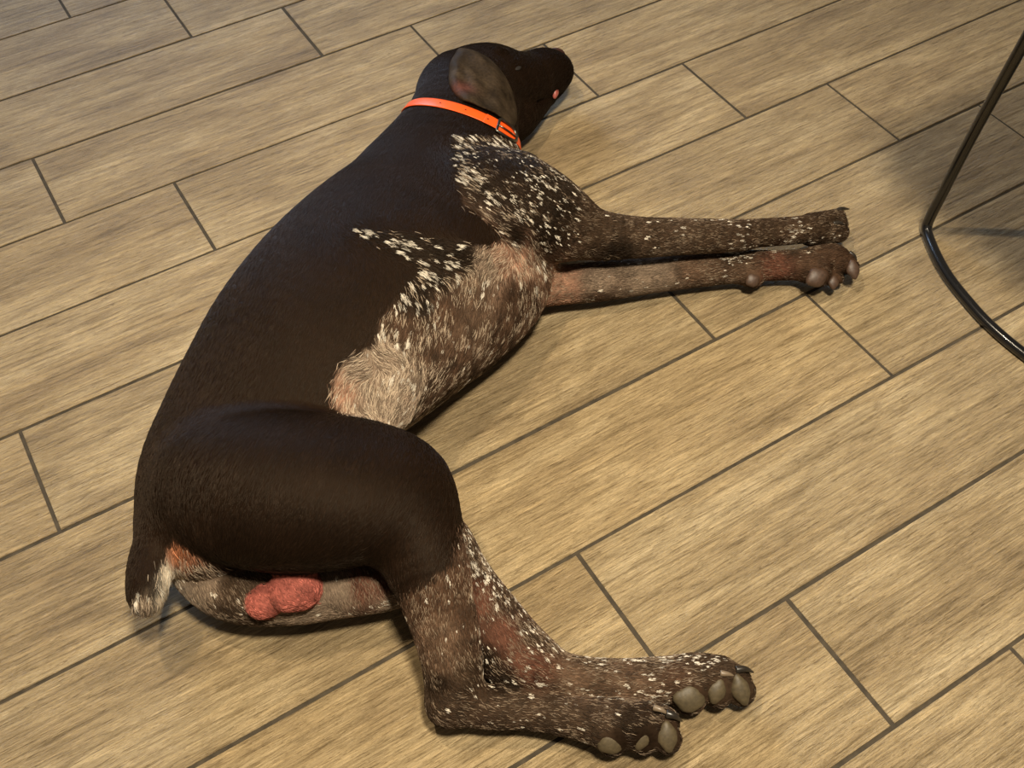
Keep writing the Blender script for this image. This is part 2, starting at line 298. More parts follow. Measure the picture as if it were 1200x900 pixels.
# coat samples: position, undercoat colour (painted shade in the hind-leg crease), share of light hairs, fleck density, hair direction
COAT = [
    ([0.447, 0.853, 0.17], (0.01, 0.006, 0.0035), 0.03, 1.0, [0.284, -0.954, 0.1]),
    ([0.494, 0.826, 0.162], (0.01, 0.006, 0.0035), 0.03, 1.0, [0.051, -0.991, 0.122]),
    ([0.511, 0.78, 0.156], (0.01, 0.006, 0.0035), 0.04, 1.0, [0.299, -0.897, -0.326]),
    ([0.452, 0.794, 0.167], (0.01, 0.006, 0.0035), 0.05, 1.1, [0.401, -0.878, -0.261]),
    ([0.475, 0.758, 0.152], (0.01, 0.006, 0.0035), 0.06, 1.3, [0.392, -0.786, -0.477]),
    ([0.511, 0.751, 0.145], (0.01, 0.006, 0.0035), 0.04, 0.9, [0.531, -0.595, -0.603]),
    ([0.439, 0.737, 0.147], (0.01, 0.006, 0.0035), 0.15, 1.0, [0.753, -0.351, -0.557]),
    ([0.483, 0.733, 0.131], (0.01, 0.006, 0.0035), 0.08, 1.4, [0.494, -0.554, -0.67]),
    ([0.281, 0.792, 0.183], (0.01, 0.006, 0.0035), 0.02, 2.0, [0.586, -0.81, 0.002]),
    ([0.305, 0.76, 0.181], (0.01, 0.006, 0.0035), 0.03, 2.0, [0.672, -0.728, -0.135]),
    ([0.342, 0.735, 0.173], (0.01, 0.006, 0.0035), 0.04, 1.9, [0.746, -0.598, -0.291]),
    ([0.366, 0.723, 0.165], (0.01, 0.006, 0.0035), 0.1, 0.8, [0.887, -0.311, -0.341]),
    ([0.326, 0.714, 0.168], (0.01, 0.006, 0.0035), 0.05, 1.9, [0.526, -0.761, -0.381]),
    ([0.299, 0.694, 0.162], (0.01, 0.006, 0.0035), 0.06, 1.5, [-0.073, -0.897, -0.436]),
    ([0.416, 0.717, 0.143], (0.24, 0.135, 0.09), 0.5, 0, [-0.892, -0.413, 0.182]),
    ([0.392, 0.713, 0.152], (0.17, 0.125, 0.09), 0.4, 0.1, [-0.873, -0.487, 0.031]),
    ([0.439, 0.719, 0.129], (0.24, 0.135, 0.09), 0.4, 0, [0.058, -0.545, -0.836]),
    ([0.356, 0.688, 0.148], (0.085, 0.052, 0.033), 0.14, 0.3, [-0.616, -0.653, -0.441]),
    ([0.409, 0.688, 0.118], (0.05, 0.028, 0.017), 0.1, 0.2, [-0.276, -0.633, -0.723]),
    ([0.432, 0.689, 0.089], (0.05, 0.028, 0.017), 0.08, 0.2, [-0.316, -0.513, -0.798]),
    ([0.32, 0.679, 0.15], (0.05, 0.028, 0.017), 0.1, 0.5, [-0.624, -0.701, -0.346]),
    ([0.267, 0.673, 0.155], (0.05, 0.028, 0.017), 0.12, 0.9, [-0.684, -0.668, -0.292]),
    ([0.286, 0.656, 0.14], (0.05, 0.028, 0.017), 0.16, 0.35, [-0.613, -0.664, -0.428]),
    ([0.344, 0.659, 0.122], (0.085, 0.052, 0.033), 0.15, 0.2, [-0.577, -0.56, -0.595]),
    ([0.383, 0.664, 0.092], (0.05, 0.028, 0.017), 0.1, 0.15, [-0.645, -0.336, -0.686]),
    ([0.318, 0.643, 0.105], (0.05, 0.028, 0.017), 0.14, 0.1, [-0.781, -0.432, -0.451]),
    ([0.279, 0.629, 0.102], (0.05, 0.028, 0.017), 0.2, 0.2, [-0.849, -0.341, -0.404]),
    ([0.235, 0.651, 0.15], (0.17, 0.125, 0.09), 0.5, 0.5, [0.529, -0.743, -0.41]),
    ([0.211, 0.65, 0.151], (0.17, 0.125, 0.09), 0.55, 0.3, [-0.99, 0.141, -0.005]),
    ([0.183, 0.643, 0.145], (0.24, 0.135, 0.09), 0.5, 0.1, [-0.673, -0.62, -0.403]),
    ([0.21, 0.623, 0.142], (0.17, 0.125, 0.09), 0.65, 0.5, [-0.458, -0.824, -0.332]),
    ([0.243, 0.629, 0.141], (0.17, 0.125, 0.09), 0.6, 0.7, [-0.725, -0.686, -0.06]),
    ([0.242, 0.612, 0.131], (0.17, 0.125, 0.09), 0.5, 0.8, [-0.809, -0.582, -0.084]),
    ([0.191, 0.604, 0.135], (0.17, 0.125, 0.09), 0.55, 0.5, [-0.044, -0.737, 0.674]),
    ([0.2, 0.572, 0.151], (0.17, 0.125, 0.09), 0.45, 0.6, [-0.266, -0.817, 0.512]),
    ([0.545, 0.72, 0.113], (0.038, 0.024, 0.015), 0.12, 0.15, [0.894, -0.25, -0.371]),
    ([0.601, 0.694, 0.099], (0.038, 0.024, 0.015), 0.15, 0.15, [0.893, -0.408, -0.188]),
    ([0.67, 0.666, 0.086], (0.038, 0.024, 0.015), 0.18, 0.2, [0.909, -0.391, -0.144]),
    ([0.746, 0.644, 0.073], (0.038, 0.024, 0.015), 0.2, 0.3, [0.942, -0.271, -0.199]),
    ([0.818, 0.628, 0.061], (0.038, 0.024, 0.015), 0.2, 0.3, [0.956, -0.155, -0.251]),
    ([0.557, 0.7, 0.088], (0.01, 0.006, 0.0035), 0.1, 0.1, [0.903, -0.41, -0.13]),
    ([0.497, 0.715, 0.05], (0.24, 0.135, 0.09), 0.3, 0.2, [0.952, -0.253, -0.172]),
    ([0.535, 0.698, 0.044], (0.17, 0.125, 0.09), 0.35, 0.3, [0.932, -0.357, -0.06]),
    ([0.596, 0.679, 0.042], (0.17, 0.125, 0.09), 0.3, 0.25, [0.932, -0.358, -0.058]),
    ([0.532, 0.693, 0.031], (0.05, 0.028, 0.017), 0.2, 0.4, [0.933, -0.355, -0.065]),
    ([0.657, 0.656, 0.04], (0.085, 0.052, 0.033), 0.3, 0.3, [0.924, -0.381, -0.031]),
    ([0.704, 0.63, 0.034], (0.085, 0.052, 0.033), 0.2, 0.1, [0.858, -0.514, -0.016]),
    ([0.707, 0.654, 0.044], (0.038, 0.024, 0.015), 0.3, 2.2, [0.875, -0.481, -0.054]),
    ([0.745, 0.615, 0.036], (0.085, 0.036, 0.023), 0.1, 0.05, [0.86, -0.51, -0.02]),
    ([0.777, 0.591, 0.04], (0.05, 0.028, 0.017), 0.05, 0, [0.728, -0.661, 0.184]),
    ([0.815, 0.576, 0.028], (0.05, 0.028, 0.017), 0.02, 0, [0.835, -0.55, 0.028]),
    ([0.782, 0.627, 0.036], (0.038, 0.024, 0.015), 0.3, 2.2, [0.77, -0.626, 0.126]),
    ([-0.011, 0.558, 0.08], (0.17, 0.125, 0.09), 0.5, 0.9, [0.338, -0.282, -0.898]),
    ([-0.018, 0.565, 0.089], (0.01, 0.006, 0.0035), 0.2, 0.5, [0.385, -0.456, -0.802]),
    ([0.007, 0.541, 0.073], (0.038, 0.024, 0.015), 0.3, 0.3, [0.092, -0.975, -0.204]),
    ([-0.005, 0.529, 0.062], (0.038, 0.024, 0.015), 0.3, 0.4, [0.179, -0.813, -0.554]),
    ([0.007, 0.511, 0.052], (0.038, 0.024, 0.015), 0.4, 0.5, [0.766, -0.611, -0.202]),
    ([0.063, 0.48, 0.048], (0.17, 0.125, 0.09), 0.5, 0.8, [0.94, -0.301, 0.159]),
    ([0.111, 0.48, 0.067], (0.085, 0.036, 0.023), 0.35, 0.1, [-0.17, -0.868, -0.466]),
    ([0.095, 0.485, 0.068], (0.17, 0.125, 0.09), 0.4, 0.3, [-0.254, -0.826, -0.504]),
    ([0.133, 0.47, 0.062], (0.085, 0.036, 0.023), 0.3, 0.1, [-0.261, -0.834, -0.485]),
    ([0.135, 0.459, 0.053], (0.17, 0.125, 0.09), 0.6, 1.2, [0.904, -0.427, 0.0]),
    ([0.159, 0.426, 0.117], (0.05, 0.028, 0.017), 0.2, 0.5, [-0.518, -0.661, -0.543]),
    ([0.15, 0.417, 0.109], (0.05, 0.028, 0.017), 0.3, 0.9, [-0.422, -0.688, -0.591]),
    ([0.177, 0.403, 0.103], (0.05, 0.028, 0.017), 0.15, 0.3, [-0.373, -0.822, -0.43]),
    ([0.153, 0.385, 0.092], (0.085, 0.052, 0.033), 0.25, 0.25, [-0.258, -0.809, -0.528]),
    ([0.181, 0.389, 0.09], (0.05, 0.028, 0.017), 0.12, 0.2, [-0.38, -0.831, -0.407]),
    ([0.14, 0.364, 0.075], (0.085, 0.052, 0.033), 0.2, 0.2, [-0.246, -0.778, -0.579]),
    ([0.131, 0.357, 0.063], (0.01, 0.006, 0.0035), 0.05, 0.1, [-0.164, -0.83, -0.534]),
    ([0.134, 0.34, 0.055], (0.038, 0.024, 0.015), 0.1, 0.2, [0.762, -0.621, -0.182]),
    ([0.153, 0.35, 0.068], (0.038, 0.024, 0.015), 0.2, 0.3, [0.202, -0.714, -0.67]),
    ([0.18, 0.312, 0.044], (0.038, 0.024, 0.015), 0.2, 0.35, [0.814, -0.572, -0.104]),
    ([0.21, 0.287, 0.043], (0.038, 0.024, 0.015), 0.2, 0.35, [0.688, -0.713, 0.135]),
    ([0.238, 0.261, 0.048], (0.038, 0.024, 0.015), 0.15, 0.2, [0.638, -0.767, 0.07]),
    ([0.259, 0.238, 0.048], (0.01, 0.006, 0.0035), 0.1, 0.1, [0.693, -0.705, -0.151]),
    ([0.184, 0.334, 0.041], (0.01, 0.006, 0.0035), 0.2, 0.5, [0.53, -0.847, -0.046]),  # dark crease between the hind legs: shade put into the coat colour
    ([0.181, 0.36, 0.051], (0.01, 0.006, 0.0035), 0.2, 0.5, [0.057, -0.987, -0.149]),  # same leg crease, its shade painted with the dark tone
    ([0.221, 0.444, 0.06], (0.038, 0.024, 0.015), 0.45, 4.5, [-0.105, -0.994, -0.03]),
    ([0.224, 0.4, 0.059], (0.038, 0.024, 0.015), 0.45, 4.5, [-0.138, -0.982, 0.129]),
    ([0.228, 0.354, 0.055], (0.038, 0.024, 0.015), 0.45, 4.5, [0.244, -0.956, -0.164]),
    ([0.202, 0.41, 0.065], (0.085, 0.036, 0.023), 0.15, 0.2, [-0.177, -0.984, -0.007]),
    ([0.203, 0.366, 0.061], (0.085, 0.036, 0.023), 0.15, 0.4, [-0.007, -0.993, -0.122]),
    ([0.211, 0.334, 0.056], (0.085, 0.036, 0.023), 0.2, 0.4, [0.527, -0.755, -0.39]),
    ([0.248, 0.304, 0.042], (0.085, 0.052, 0.033), 0.2, 0.4, [0.813, -0.575, -0.093]),
    ([0.263, 0.311, 0.039], (0.038, 0.024, 0.015), 0.5, 5, [0.807, -0.588, -0.06]),
    ([0.311, 0.282, 0.039], (0.038, 0.024, 0.015), 0.5, 5, [0.736, -0.633, 0.24]),
    ([0.287, 0.276, 0.041], (0.085, 0.052, 0.033), 0.2, 0.4, [0.84, -0.54, 0.05]),
    ([0.322, 0.258, 0.044], (0.05, 0.028, 0.017), 0.15, 0.5, [0.822, -0.559, 0.113]),
    ([0.346, 0.252, 0.046], (0.038, 0.024, 0.015), 0.3, 2.2, [0.853, -0.521, -0.006]),
    ([0.362, 0.233, 0.044], (0.038, 0.024, 0.015), 0.1, 0.2, [0.819, -0.559, -0.13]),
    ([-0.041, 0.571, 0.094], (0.5, 0.45, 0.36), 0.9, 2.0, [-0.315, -0.886, -0.341]),
    ([-0.052, 0.554, 0.091], (0.5, 0.45, 0.36), 0.8, 1.8, [-0.244, -0.104, -0.964]),
    ([-0.047, 0.574, 0.102], (0.01, 0.006, 0.0035), 0.05, 0.2, [-0.289, -0.943, -0.168]),
    ([-0.054, 0.562, 0.101], (0.01, 0.006, 0.0035), 0.1, 0.4, [-0.315, -0.872, -0.375]),
    ([-0.058, 0.567, 0.104], (0.01, 0.006, 0.0035), 0.05, 0.3, [-0.295, -0.927, -0.232]),
    ([-0.066, 0.561, 0.102], (0.01, 0.006, 0.0035), 0.2, 1.0, [-0.314, -0.865, -0.391]),
    ([-0.06, 0.554, 0.098], (0.01, 0.006, 0.0035), 0.15, 0.8, [-0.327, -0.778, -0.536]),
    ([-0.067, 0.551, 0.098], (0.17, 0.125, 0.09), 0.4, 0.6, [-0.323, -0.556, -0.765]),
    ([-0.022, 0.579, 0.103], (0.2, 0.075, 0.035), 0.1, 0, [-0.237, -0.652, -0.72]),
    ([-0.023, 0.571, 0.096], (0.16, 0.07, 0.04), 0.1, 0, [-0.207, -0.35, -0.913]),
]

# ------------------------------------------------------------------ dog
def grad(A, P_, e=.002):
    g = np.stack([G.sample(A, P_+np.eye(3)[i]*e)-G.sample(A, P_-np.eye(3)[i]*e) for i in range(3)], 1)
    return g/(np.linalg.norm(g, axis=1, keepdims=True)+1e-9)
def in_poly(X, Y, pl):
    c = np.zeros(len(X), bool); n = len(pl)
    for i in range(n):
        (x0, y0), (x1, y1) = pl[i], pl[(i+1) % n]
        if y0 == y1: continue
        m = ((y0 > Y) != (y1 > Y)) & (X < (x1-x0)*(Y-y0)/(y1-y0)+x0); c ^= m
    return c
def edge_dist(X, Y, pl):
    d = np.full(len(X), 9.)
    for i in range(len(pl)):
        a = np.array(pl[i]); b = np.array(pl[(i+1) % len(pl)]); e = b-a
        t = np.clip(((X-a[0])*e[0]+(Y-a[1])*e[1])/(e@e+1e-12), 0, 1)
        d = np.minimum(d, np.hypot(X-a[0]-t*e[0], Y-a[1]-t*e[1]))
    return d
lat = rng.random((40, 40, 40)).astype(np.float32)
def vnoise(P_, s):
    q = P_/s+100; i = np.floor(q).astype(int); f = q-i; f = f*f*(3-2*f); o = 0
    for dx in (0, 1):
        for dy in (0, 1):
            for dz in (0, 1):
                wt = (f[:, 0] if dx else 1-f[:, 0])*(f[:, 1] if dy else 1-f[:, 1])*(f[:, 2] if dz else 1-f[:, 2])
                o = o+wt*lat[(i[:, 0]+dx) % 40, (i[:, 1]+dy) % 40, (i[:, 2]+dz) % 40]
    return o
def brownness(P_, grp, soft=.004):
    out = np.full(len(P_), -1.)
    for gi, g in enumerate(order):
        if g not in BROWN: continue
        m = grp == gi
        if not m.any(): continue
        X, Y = P_[m, 0], P_[m, 1]; s = np.where(in_poly(X, Y, BROWN[g]), 1, -1)*edge_dist(X, Y, BROWN[g])
        out[m] = np.clip(s/soft, -1, 1)
    return out
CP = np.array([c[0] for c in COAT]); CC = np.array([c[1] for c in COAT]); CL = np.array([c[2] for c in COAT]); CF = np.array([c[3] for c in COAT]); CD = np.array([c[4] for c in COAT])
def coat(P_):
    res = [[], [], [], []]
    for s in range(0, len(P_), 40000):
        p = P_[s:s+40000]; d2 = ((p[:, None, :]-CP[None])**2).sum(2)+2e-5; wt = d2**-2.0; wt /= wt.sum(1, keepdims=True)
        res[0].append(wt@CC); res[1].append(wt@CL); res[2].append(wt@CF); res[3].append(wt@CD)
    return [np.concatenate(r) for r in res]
SKIN = (.27, .080, .062); DARK = np.array((.0088, .0046, .0025))
def pigment(P_, grp):
    b = brownness(P_+(vnoise(P_, .006)-.5)[:, None]*.006, grp, .003)*.5+.5
    c, l, f, d = coat(P_)
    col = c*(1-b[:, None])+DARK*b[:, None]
    sc = grp == order.index('scrotum'); col[sc] = SKIN
    return col, b
dog = empty('dog', (.35, .75, 0)); tag(dog, 'brown and white ticked pointer dog lying asleep on its side on the tiles', 'dog')
INV = Matrix.Translation((-.35, -.75, 0))
def dogpart(name, me, mats, label=None):
    o = link(name, me, dog, mats); o.matrix_parent_inverse = INV
    if label: o['label'] = label
    return o
me = mesh_np('body', V, Q)
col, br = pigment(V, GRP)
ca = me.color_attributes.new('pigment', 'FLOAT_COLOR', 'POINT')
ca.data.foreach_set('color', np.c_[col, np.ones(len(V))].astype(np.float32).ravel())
m_coat = mat_coat()
body = dogpart('body', me, [m_coat])
body.modifiers.new('smooth', 'SMOOTH').iterations = 2

SN = (-.24, -.56, .79)
PADS = [((0.2391, 0.2395, 0.036), (1, .1, 0), (.0135, .0125, .0085), 0), ((0.2644, 0.2268, 0.038), (.8, .55, .35), (.0130, .0082, .0075), 0), ((0.2832, 0.2152, 0.038), (.35, .8, .5), (.0148, .0090, .0075), 0),
    ((0.3229, 0.2341, 0.034), (.75, -.5, -.2), (.0155, .0125, .0080), 0), ((0.3480, 0.2263, 0.036), (.7, .6, .35), (.0128, .0086, .0075), 0), ((0.3676, 0.2157, 0.035), (.15, .85, .5), (.0155, .0085, .0075), 0),
    ((0.7741, 0.5756, 0.036), (1, 0, 0), (.0145, .0115, .008), 1), ((0.8242, 0.5642, 0.032), (.3, .9, .3), (.0125, .0080, .006), 1), ((0.7958, 0.5653, 0.024), (.5, .8, .2), (.009, .0065, .005), 1), ((0.7113, 0.6184, 0.028), (1, 0, 0), (.0095, .0085, .006), 1)]
PADC = np.array([p[0] for p in PADS])
# short hairs over the ticked coat: real strands
T = np.concatenate([Q[:, :3], Q[:, [0, 2, 3]]]); A_, B_, C__ = V[T[:, 0]], V[T[:, 1]], V[T[:, 2]]
ar = np.linalg.norm(np.cross(B_-A_, C__-A_), axis=1)/2; tg = GRP[T[:, 0]]
ok = ((A_[:, 2] > .006) & (tg != -1)); ar = ar*ok
def roots(n, wt=None):
    p = ar if wt is None else ar*wt
    i = rng.choice(len(ar), n, p=p/p.sum()); u, v = rng.random(n), rng.random(n); f = u+v > 1; u[f] = 1-u[f]; v[f] = 1-v[f]
    return A_[i]+u[:, None]*(B_[i]-A_[i])+v[:, None]*(C__[i]-A_[i]), tg[i]
def strands(P_, D_, N_, L_, W_, COL, spread=.18, lift=.10):
    n = len(P_); D_ = D_-N_*(D_*N_).sum(1, keepdims=True); D_ /= np.linalg.norm(D_, axis=1, keepdims=True)+1e-9
    S_ = np.cross(N_, D_); D_ = D_+S_*rng.normal(0, spread, (n, 1)); D_ /= np.linalg.norm(D_, axis=1, keepdims=True)
    L_ = L_[:, None]; curl = rng.normal(0, .06, (n, 1))*L_
    p = [P_-N_*.0003, P_+D_*L_*.35+N_*L_*lift*.8+S_*curl*.3, P_+D_*L_*.7+N_*L_*lift*.9+S_*curl, P_+D_*L_+N_*L_*lift*.35+S_*curl*1.8]
    return np.stack(p, 1), np.stack([W_, W_, W_*.8, W_*.25], 1), COL
batches = []
P1, g1 = roots(330000)
b1 = brownness(P1+rng.normal(0, .0035, P1.shape), g1, .001)
keep = (b1 < 0) & (((P1[:, None]-PADC[None])**2).sum(2).min(1) > .0135**2); P1 = P1[keep]; g1 = g1[keep]; n1 = len(P1)
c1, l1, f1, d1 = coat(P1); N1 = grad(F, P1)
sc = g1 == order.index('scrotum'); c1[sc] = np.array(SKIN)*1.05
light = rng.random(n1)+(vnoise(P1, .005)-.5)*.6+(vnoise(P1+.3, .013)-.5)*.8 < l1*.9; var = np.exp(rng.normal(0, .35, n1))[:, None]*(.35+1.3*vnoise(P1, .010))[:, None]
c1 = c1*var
ls = light & ~sc; legm = np.isin(g1, [order.index(q) for q in ('foreup', 'forelow', 'lowhind', 'thigh')])[ls]
c1[ls] = np.where(legm[:, None], np.array((.20, .15, .105)), np.array((.40, .32, .235)))*(.5+.7*rng.random((int(ls.sum()), 1)))+c1[ls]*.25
leg = np.isin(g1, [order.index(q) for q in ('foreup', 'forelow', 'lowhind', 'thigh')])
L1 = np.where(leg, .0055, .0095)*(.7+.6*rng.random(n1)); L1[sc] = .0035
# sleek brown hairs over the solid coat
P0, g0 = roots(330000); k0 = (brownness(P0+rng.normal(0, .002, P0.shape), g0, .001) > 0) & (g0 != order.index('scrotum')); P0 = P0[k0]; c0, l0, f0, d0 = coat(P0)
SP = np.array((-.77, -.64, 0)); far = np.sqrt(((P0[:, None]-CP[None])**2).sum(2).min(1))[:, None]
d0 = d0*np.clip(1-far/.06, 0, 1)+SP*np.clip(far/.06, 0, 1)
batches.append(strands(P0, d0, grad(F, P0), .0075*(.7+.6*rng.random(len(P0))), np.full(len(P0), .0002), DARK[None]*np.exp(rng.normal(0, .3, len(P0)))[:, None]*(.7+.6*vnoise(P0, .03))[:, None], .08, .035))
batches.append(strands(P1, d1, N1, L1, np.full(n1, .00021)*(.8+.5*rng.random(n1)), c1, .2, .09))
# white flecks: small tufts laid along the coat
P2, g2 = roots(27000); c2, l2, f2, d2_ = coat(P2)
b2 = brownness(P2, g2, .001); kp = (b2 < 0) & (((P2[:, None]-PADC[None])**2).sum(2).min(1) > .017**2) & (rng.random(len(P2)) < f2**1.4*.30*(.25+1.5*(vnoise(P2, .02) > .42))) & (g2 != order.index('scrotum'))
P2 = P2[kp]; d2_ = d2_[kp]; g2 = g2[kp]; N2 = grad(F, P2); D2 = d2_-N2*(d2_*N2).sum(1, keepdims=True); D2 /= np.linalg.norm(D2, axis=1, keepdims=True); S2 = np.cross(N2, D2)
K = 18; n2 = len(P2); lg2 = np.isin(g2, [order.index(q) for q in ('foreup', 'forelow', 'lowhind', 'thigh')])
sz = ((.45+.75*rng.random(n2)**1.5)*np.where(lg2, .62, 1.0))[:, None]
P3 = np.repeat(P2, K, 0); N3 = np.repeat(N2, K, 0); D3 = np.repeat(D2, K, 0); S3 = np.repeat(S2, K, 0); z3 = np.repeat(sz, K, 0)
P3 = P3+S3*rng.normal(0, .0009, (len(P3), 1))*z3+D3*rng.normal(0, .0020, (len(P3), 1))*z3
P3 = P3-N3*G.sample(F, P3)[:, None]; N3 = grad(F, P3)
leg3 = np.repeat(np.isin(g2, [order.index(q) for q in ('foreup', 'forelow', 'lowhind', 'thigh')]), K)
c3 = np.array((.68, .62, .52))*(.80+.3*rng.random((len(P3), 1)))*np.repeat((.42+.62*rng.random(n2)**.7)[:, None], K, 0)
batches.append(strands(P3, D3, N3, np.where(leg3, .0045, .0062)*z3[:, 0]*(.8+.4*rng.random(len(P3))), np.full(len(P3), .00024), c3, .10, .16))
PP = np.concatenate([b[0] for b in batches]); RR = np.concatenate([b[1] for b in batches]); KC = np.concatenate([b[2] for b in batches])
PP[:, :, 2] = np.maximum(PP[:, :, 2], .0006)
hc = bpy.data.hair_curves.new('short_hairs'); hc.add_curves([4]*len(PP))
hc.attributes['position'].data.foreach_set('vector', PP.astype(np.float32).ravel())
ra = hc.attributes.get('radius') or hc.attributes.new('radius', 'FLOAT', 'POINT'); ra.data.foreach_set('value', RR.astype(np.float32).ravel())
ha = hc.attributes.new('hair_tone', 'FLOAT_COLOR', 'CURVE'); ha.data.foreach_set('color', np.c_[KC, np.ones(len(KC))].astype(np.float32).ravel())
hair = dogpart('short_hairs', hc, [mat_hair()]); hair['kind'] = 'stuff'
print('hairs', len(PP), 'body verts', len(V))

cl_, cr_ = Vector((0.4676, 1.0672, 0.085)), Vector((0.5687, 0.9253, 0.06)); cc = (cl_+cr_)/2; cc.z = .075
ux = (cr_-cl_); ux.z = 0; ux.normalize(); uz = Vector((0, 0, 1)); ua = uz.cross(ux); ua.normalize()   # ua along the neck, towards the head
TILT = -.50; WID = .0099; pn_ = ux.cross((uz+ua*TILT).normalized()); pn_ = pn_ if pn_.dot(ua) > 0 else -pn_
# ear flap: a thick fold of skin lying over the side of the head
EAR = [(0.5728, 1.0939, 0.1269), (0.5422, 1.0641, 0.1349), (0.5170, 1.0210, 0.1396), (0.5090, 0.9884, 0.1452), (0.5121, 0.9613, 0.1458), (0.5231, 0.9445, 0.1407), (0.5358, 0.9308, 0.1313), (0.5514, 0.9259, 0.1160), (0.5786, 0.9561, 0.0949), (0.5918, 0.9756, 0.0929), (0.5999, 0.9995, 0.1070), (0.6007, 1.0244, 0.1208), (0.5961, 1.0496, 0.1286), (0.5861, 1.0753, 0.1303)]
en = np.array((-.20, -.45, .87)); en /= np.linalg.norm(en); eu = np.cross((0, 1, 0), en); eu /= np.linalg.norm(eu); ev = np.cross(en, eu)
ep = catmull(np.array(EAR+EAR[:1]), 4)[:-1]; epl = [(float(p@eu), float(p@ev)) for p in ep]
ec = ep.mean(0)
E_ = Grid(ec-.085, ec+.085, .0017)
ax = [E_.lo[i]+np.arange(E_.n[i])*E_.h for i in range(3)]; GX = np.stack(np.meshgrid(*ax, indexing='ij'), -1).reshape(-1, 3)
fb = G.sample(F, GX); U, W_ = GX@eu, GX@ev
sel = (fb < .02) & (fb > -.012); fe = np.full(len(GX), .02)
pu, pw = U[sel], W_[sel]; sd = np.where(in_poly(pu, pw, epl), -1, 1)*edge_dist(pu, pw, epl)
base_u, base_w = np.array(EAR[2])@eu, np.array(EAR[2])@ev; rr = np.hypot(pu-base_u, pw-base_w)
thick = .0048+.0045*np.exp(-((sd+.011)/.007)**2)*(rr < .12)*np.exp(-(rr/.055)**2)+.0012*np.sin(rr*160+pu*60)
a = fb[sel]-thick; b = sd; k = .006; h = np.clip(k-np.abs(a-b), 0, None)/k; fe[sel] = np.maximum(a, b)+h*h*k*.25
fe[sel] = np.maximum(fe[sel], -(fb[sel]+.004))
fe = np.maximum(fe, WID+.0028-(GX-np.array(cc))@np.array(pn_))
ff = GX@en < ec@en-.04; fe[ff] = .02
EV, EQ = E_.poly(fe.reshape(E_.n))
eme = mesh_np('ear', EV, EQ)
ecol = np.tile(np.array((.034, .024, .015)), (len(EV), 1))*(.45+1.1*vnoise(EV*np.array((1, .45, 1)), .009)*(.6+.8*vnoise(EV, .03)))[:, None]
pk = np.exp(-(((EV-np.array((0.5203, 0.9932, 0.1428)))**2).sum(1)/.014**2)); ecol = ecol*(1-pk[:, None]*.8)+np.array((.13, .045, .035))*pk[:, None]*.8
eme.color_attributes.new('pigment', 'FLOAT_COLOR', 'POINT').data.foreach_set('color', np.c_[ecol, np.ones(len(EV))].astype(np.float32).ravel())
ear = dogpart('ear', eme, [m_coat]); ear.modifiers.new('smooth', 'SMOOTH').iterations = 4

def blob(name, loc, axes, scale, mat, parent_fn=dogpart, label=None, dent=0.0, seg=20):
    """rounded pad: axes = 3 orthonormal vectors, scale = 3 half sizes"""
    bm = bmesh.new(); bmesh.ops.create_uvsphere(bm, u_segments=seg, v_segments=seg//2+2, radius=1)
    Mx = Matrix([list(a_) for a_ in axes]).transposed().to_4x4()
    for v in bm.verts:
        x, y, z = v.co
        if dent: x *= 1-dent*max(0, y); 
        q = 1-.08*(abs(x*y) > .3)
        v.co = Vector((x*scale[0]*q, y*scale[1]*q, z*scale[2]))
    bm.transform(Matrix.Translation(loc) @ Mx)
    for f in bm.faces: f.smooth = True
    m = bpy.data.meshes.new(name); bm.to_mesh(m); return parent_fn(name, m, [mat], label)
def frame(n, u):
    n = Vector(n).normalized(); u = Vector(u); u = (u-n*u.dot(n)).normalized(); v = n.cross(u); return (u, v, n)
m_pad = mat_plain('paw_pad_leather', (.070, .053, .028), .55, nscale=240, var=.25, bump=.0006)
m_claw = mat_plain('claw_horn', (.022, .018, .014), .3, nscale=120, var=.3); m_claw2 = mat_plain('pale_claw_horn', (.16, .12, .08), .35, nscale=120)
m_nose = mat_plain('nose_leather', (.045, .016, .012), .42, nscale=300, var=.3, bump=.0008); m_lip = mat_plain('lip_skin', (.34, .09, .075), .38, nscale=150, var=.2)
m_pad2 = mat_plain('dark_paw_pad_leather', (.060, .034, .022), .5, nscale=240, var=.25, bump=.0006)
for loc, u, sc_, dk in PADS: blob('paw_pad', Vector(loc)-Vector(SN)*.0015, frame(SN, u), (sc_[0], sc_[1]*1.05, sc_[2]*.72), m_pad2 if dk else m_pad, dent=.25)
def tube(name, pts, rad, mat, parent_fn, seg=12, close=False, label=None):
    pts = [Vector(p) for p in pts]; n = len(pts); bm = bmesh.new(); rings = []; up = Vector((0, 0, 1)); pa = None
    for i, p in enumerate(pts):
        a_ = pts[(i-1) % n] if (close or i) else p; b_ = pts[(i+1) % n] if (close or i < n-1) else p
        t = (b_-a_).normalized()
        if pa is None:
            pa = t.orthogonal().normalized()
        pa = (pa-t*pa.dot(t)).normalized(); pb = t.cross(pa); r = rad[i] if hasattr(rad, '__len__') else rad
        rings.append([bm.verts.new(p+(pa*math.cos(2*math.pi*j/seg)+pb*math.sin(2*math.pi*j/seg))*r) for j in range(seg)])
    for i in range(n if close else n-1):
        a_, b_ = rings[i], rings[(i+1) % n]
        for j in range(seg): bm.faces.new((a_[j], a_[(j+1) % seg], b_[(j+1) % seg], b_[j])).smooth = True
    if not close:
        bm.faces.new(rings[0][::-1]); bm.faces.new(rings[-1])
    bmesh.ops.recalc_face_normals(bm, faces=bm.faces)
    m = bpy.data.meshes.new(name); bm.to_mesh(m)
    return parent_fn(name, m, [mat], label) if parent_fn is dogpart else parent_fn(name, m, mat)
def claw(a, b, c, r, mat):
    st = catmull([a, b, c], 5); tube('claw', st, [r*(1-(i/(len(st)-1))**1.6*.8) for i in range(len(st))], mat, dogpart, 10)
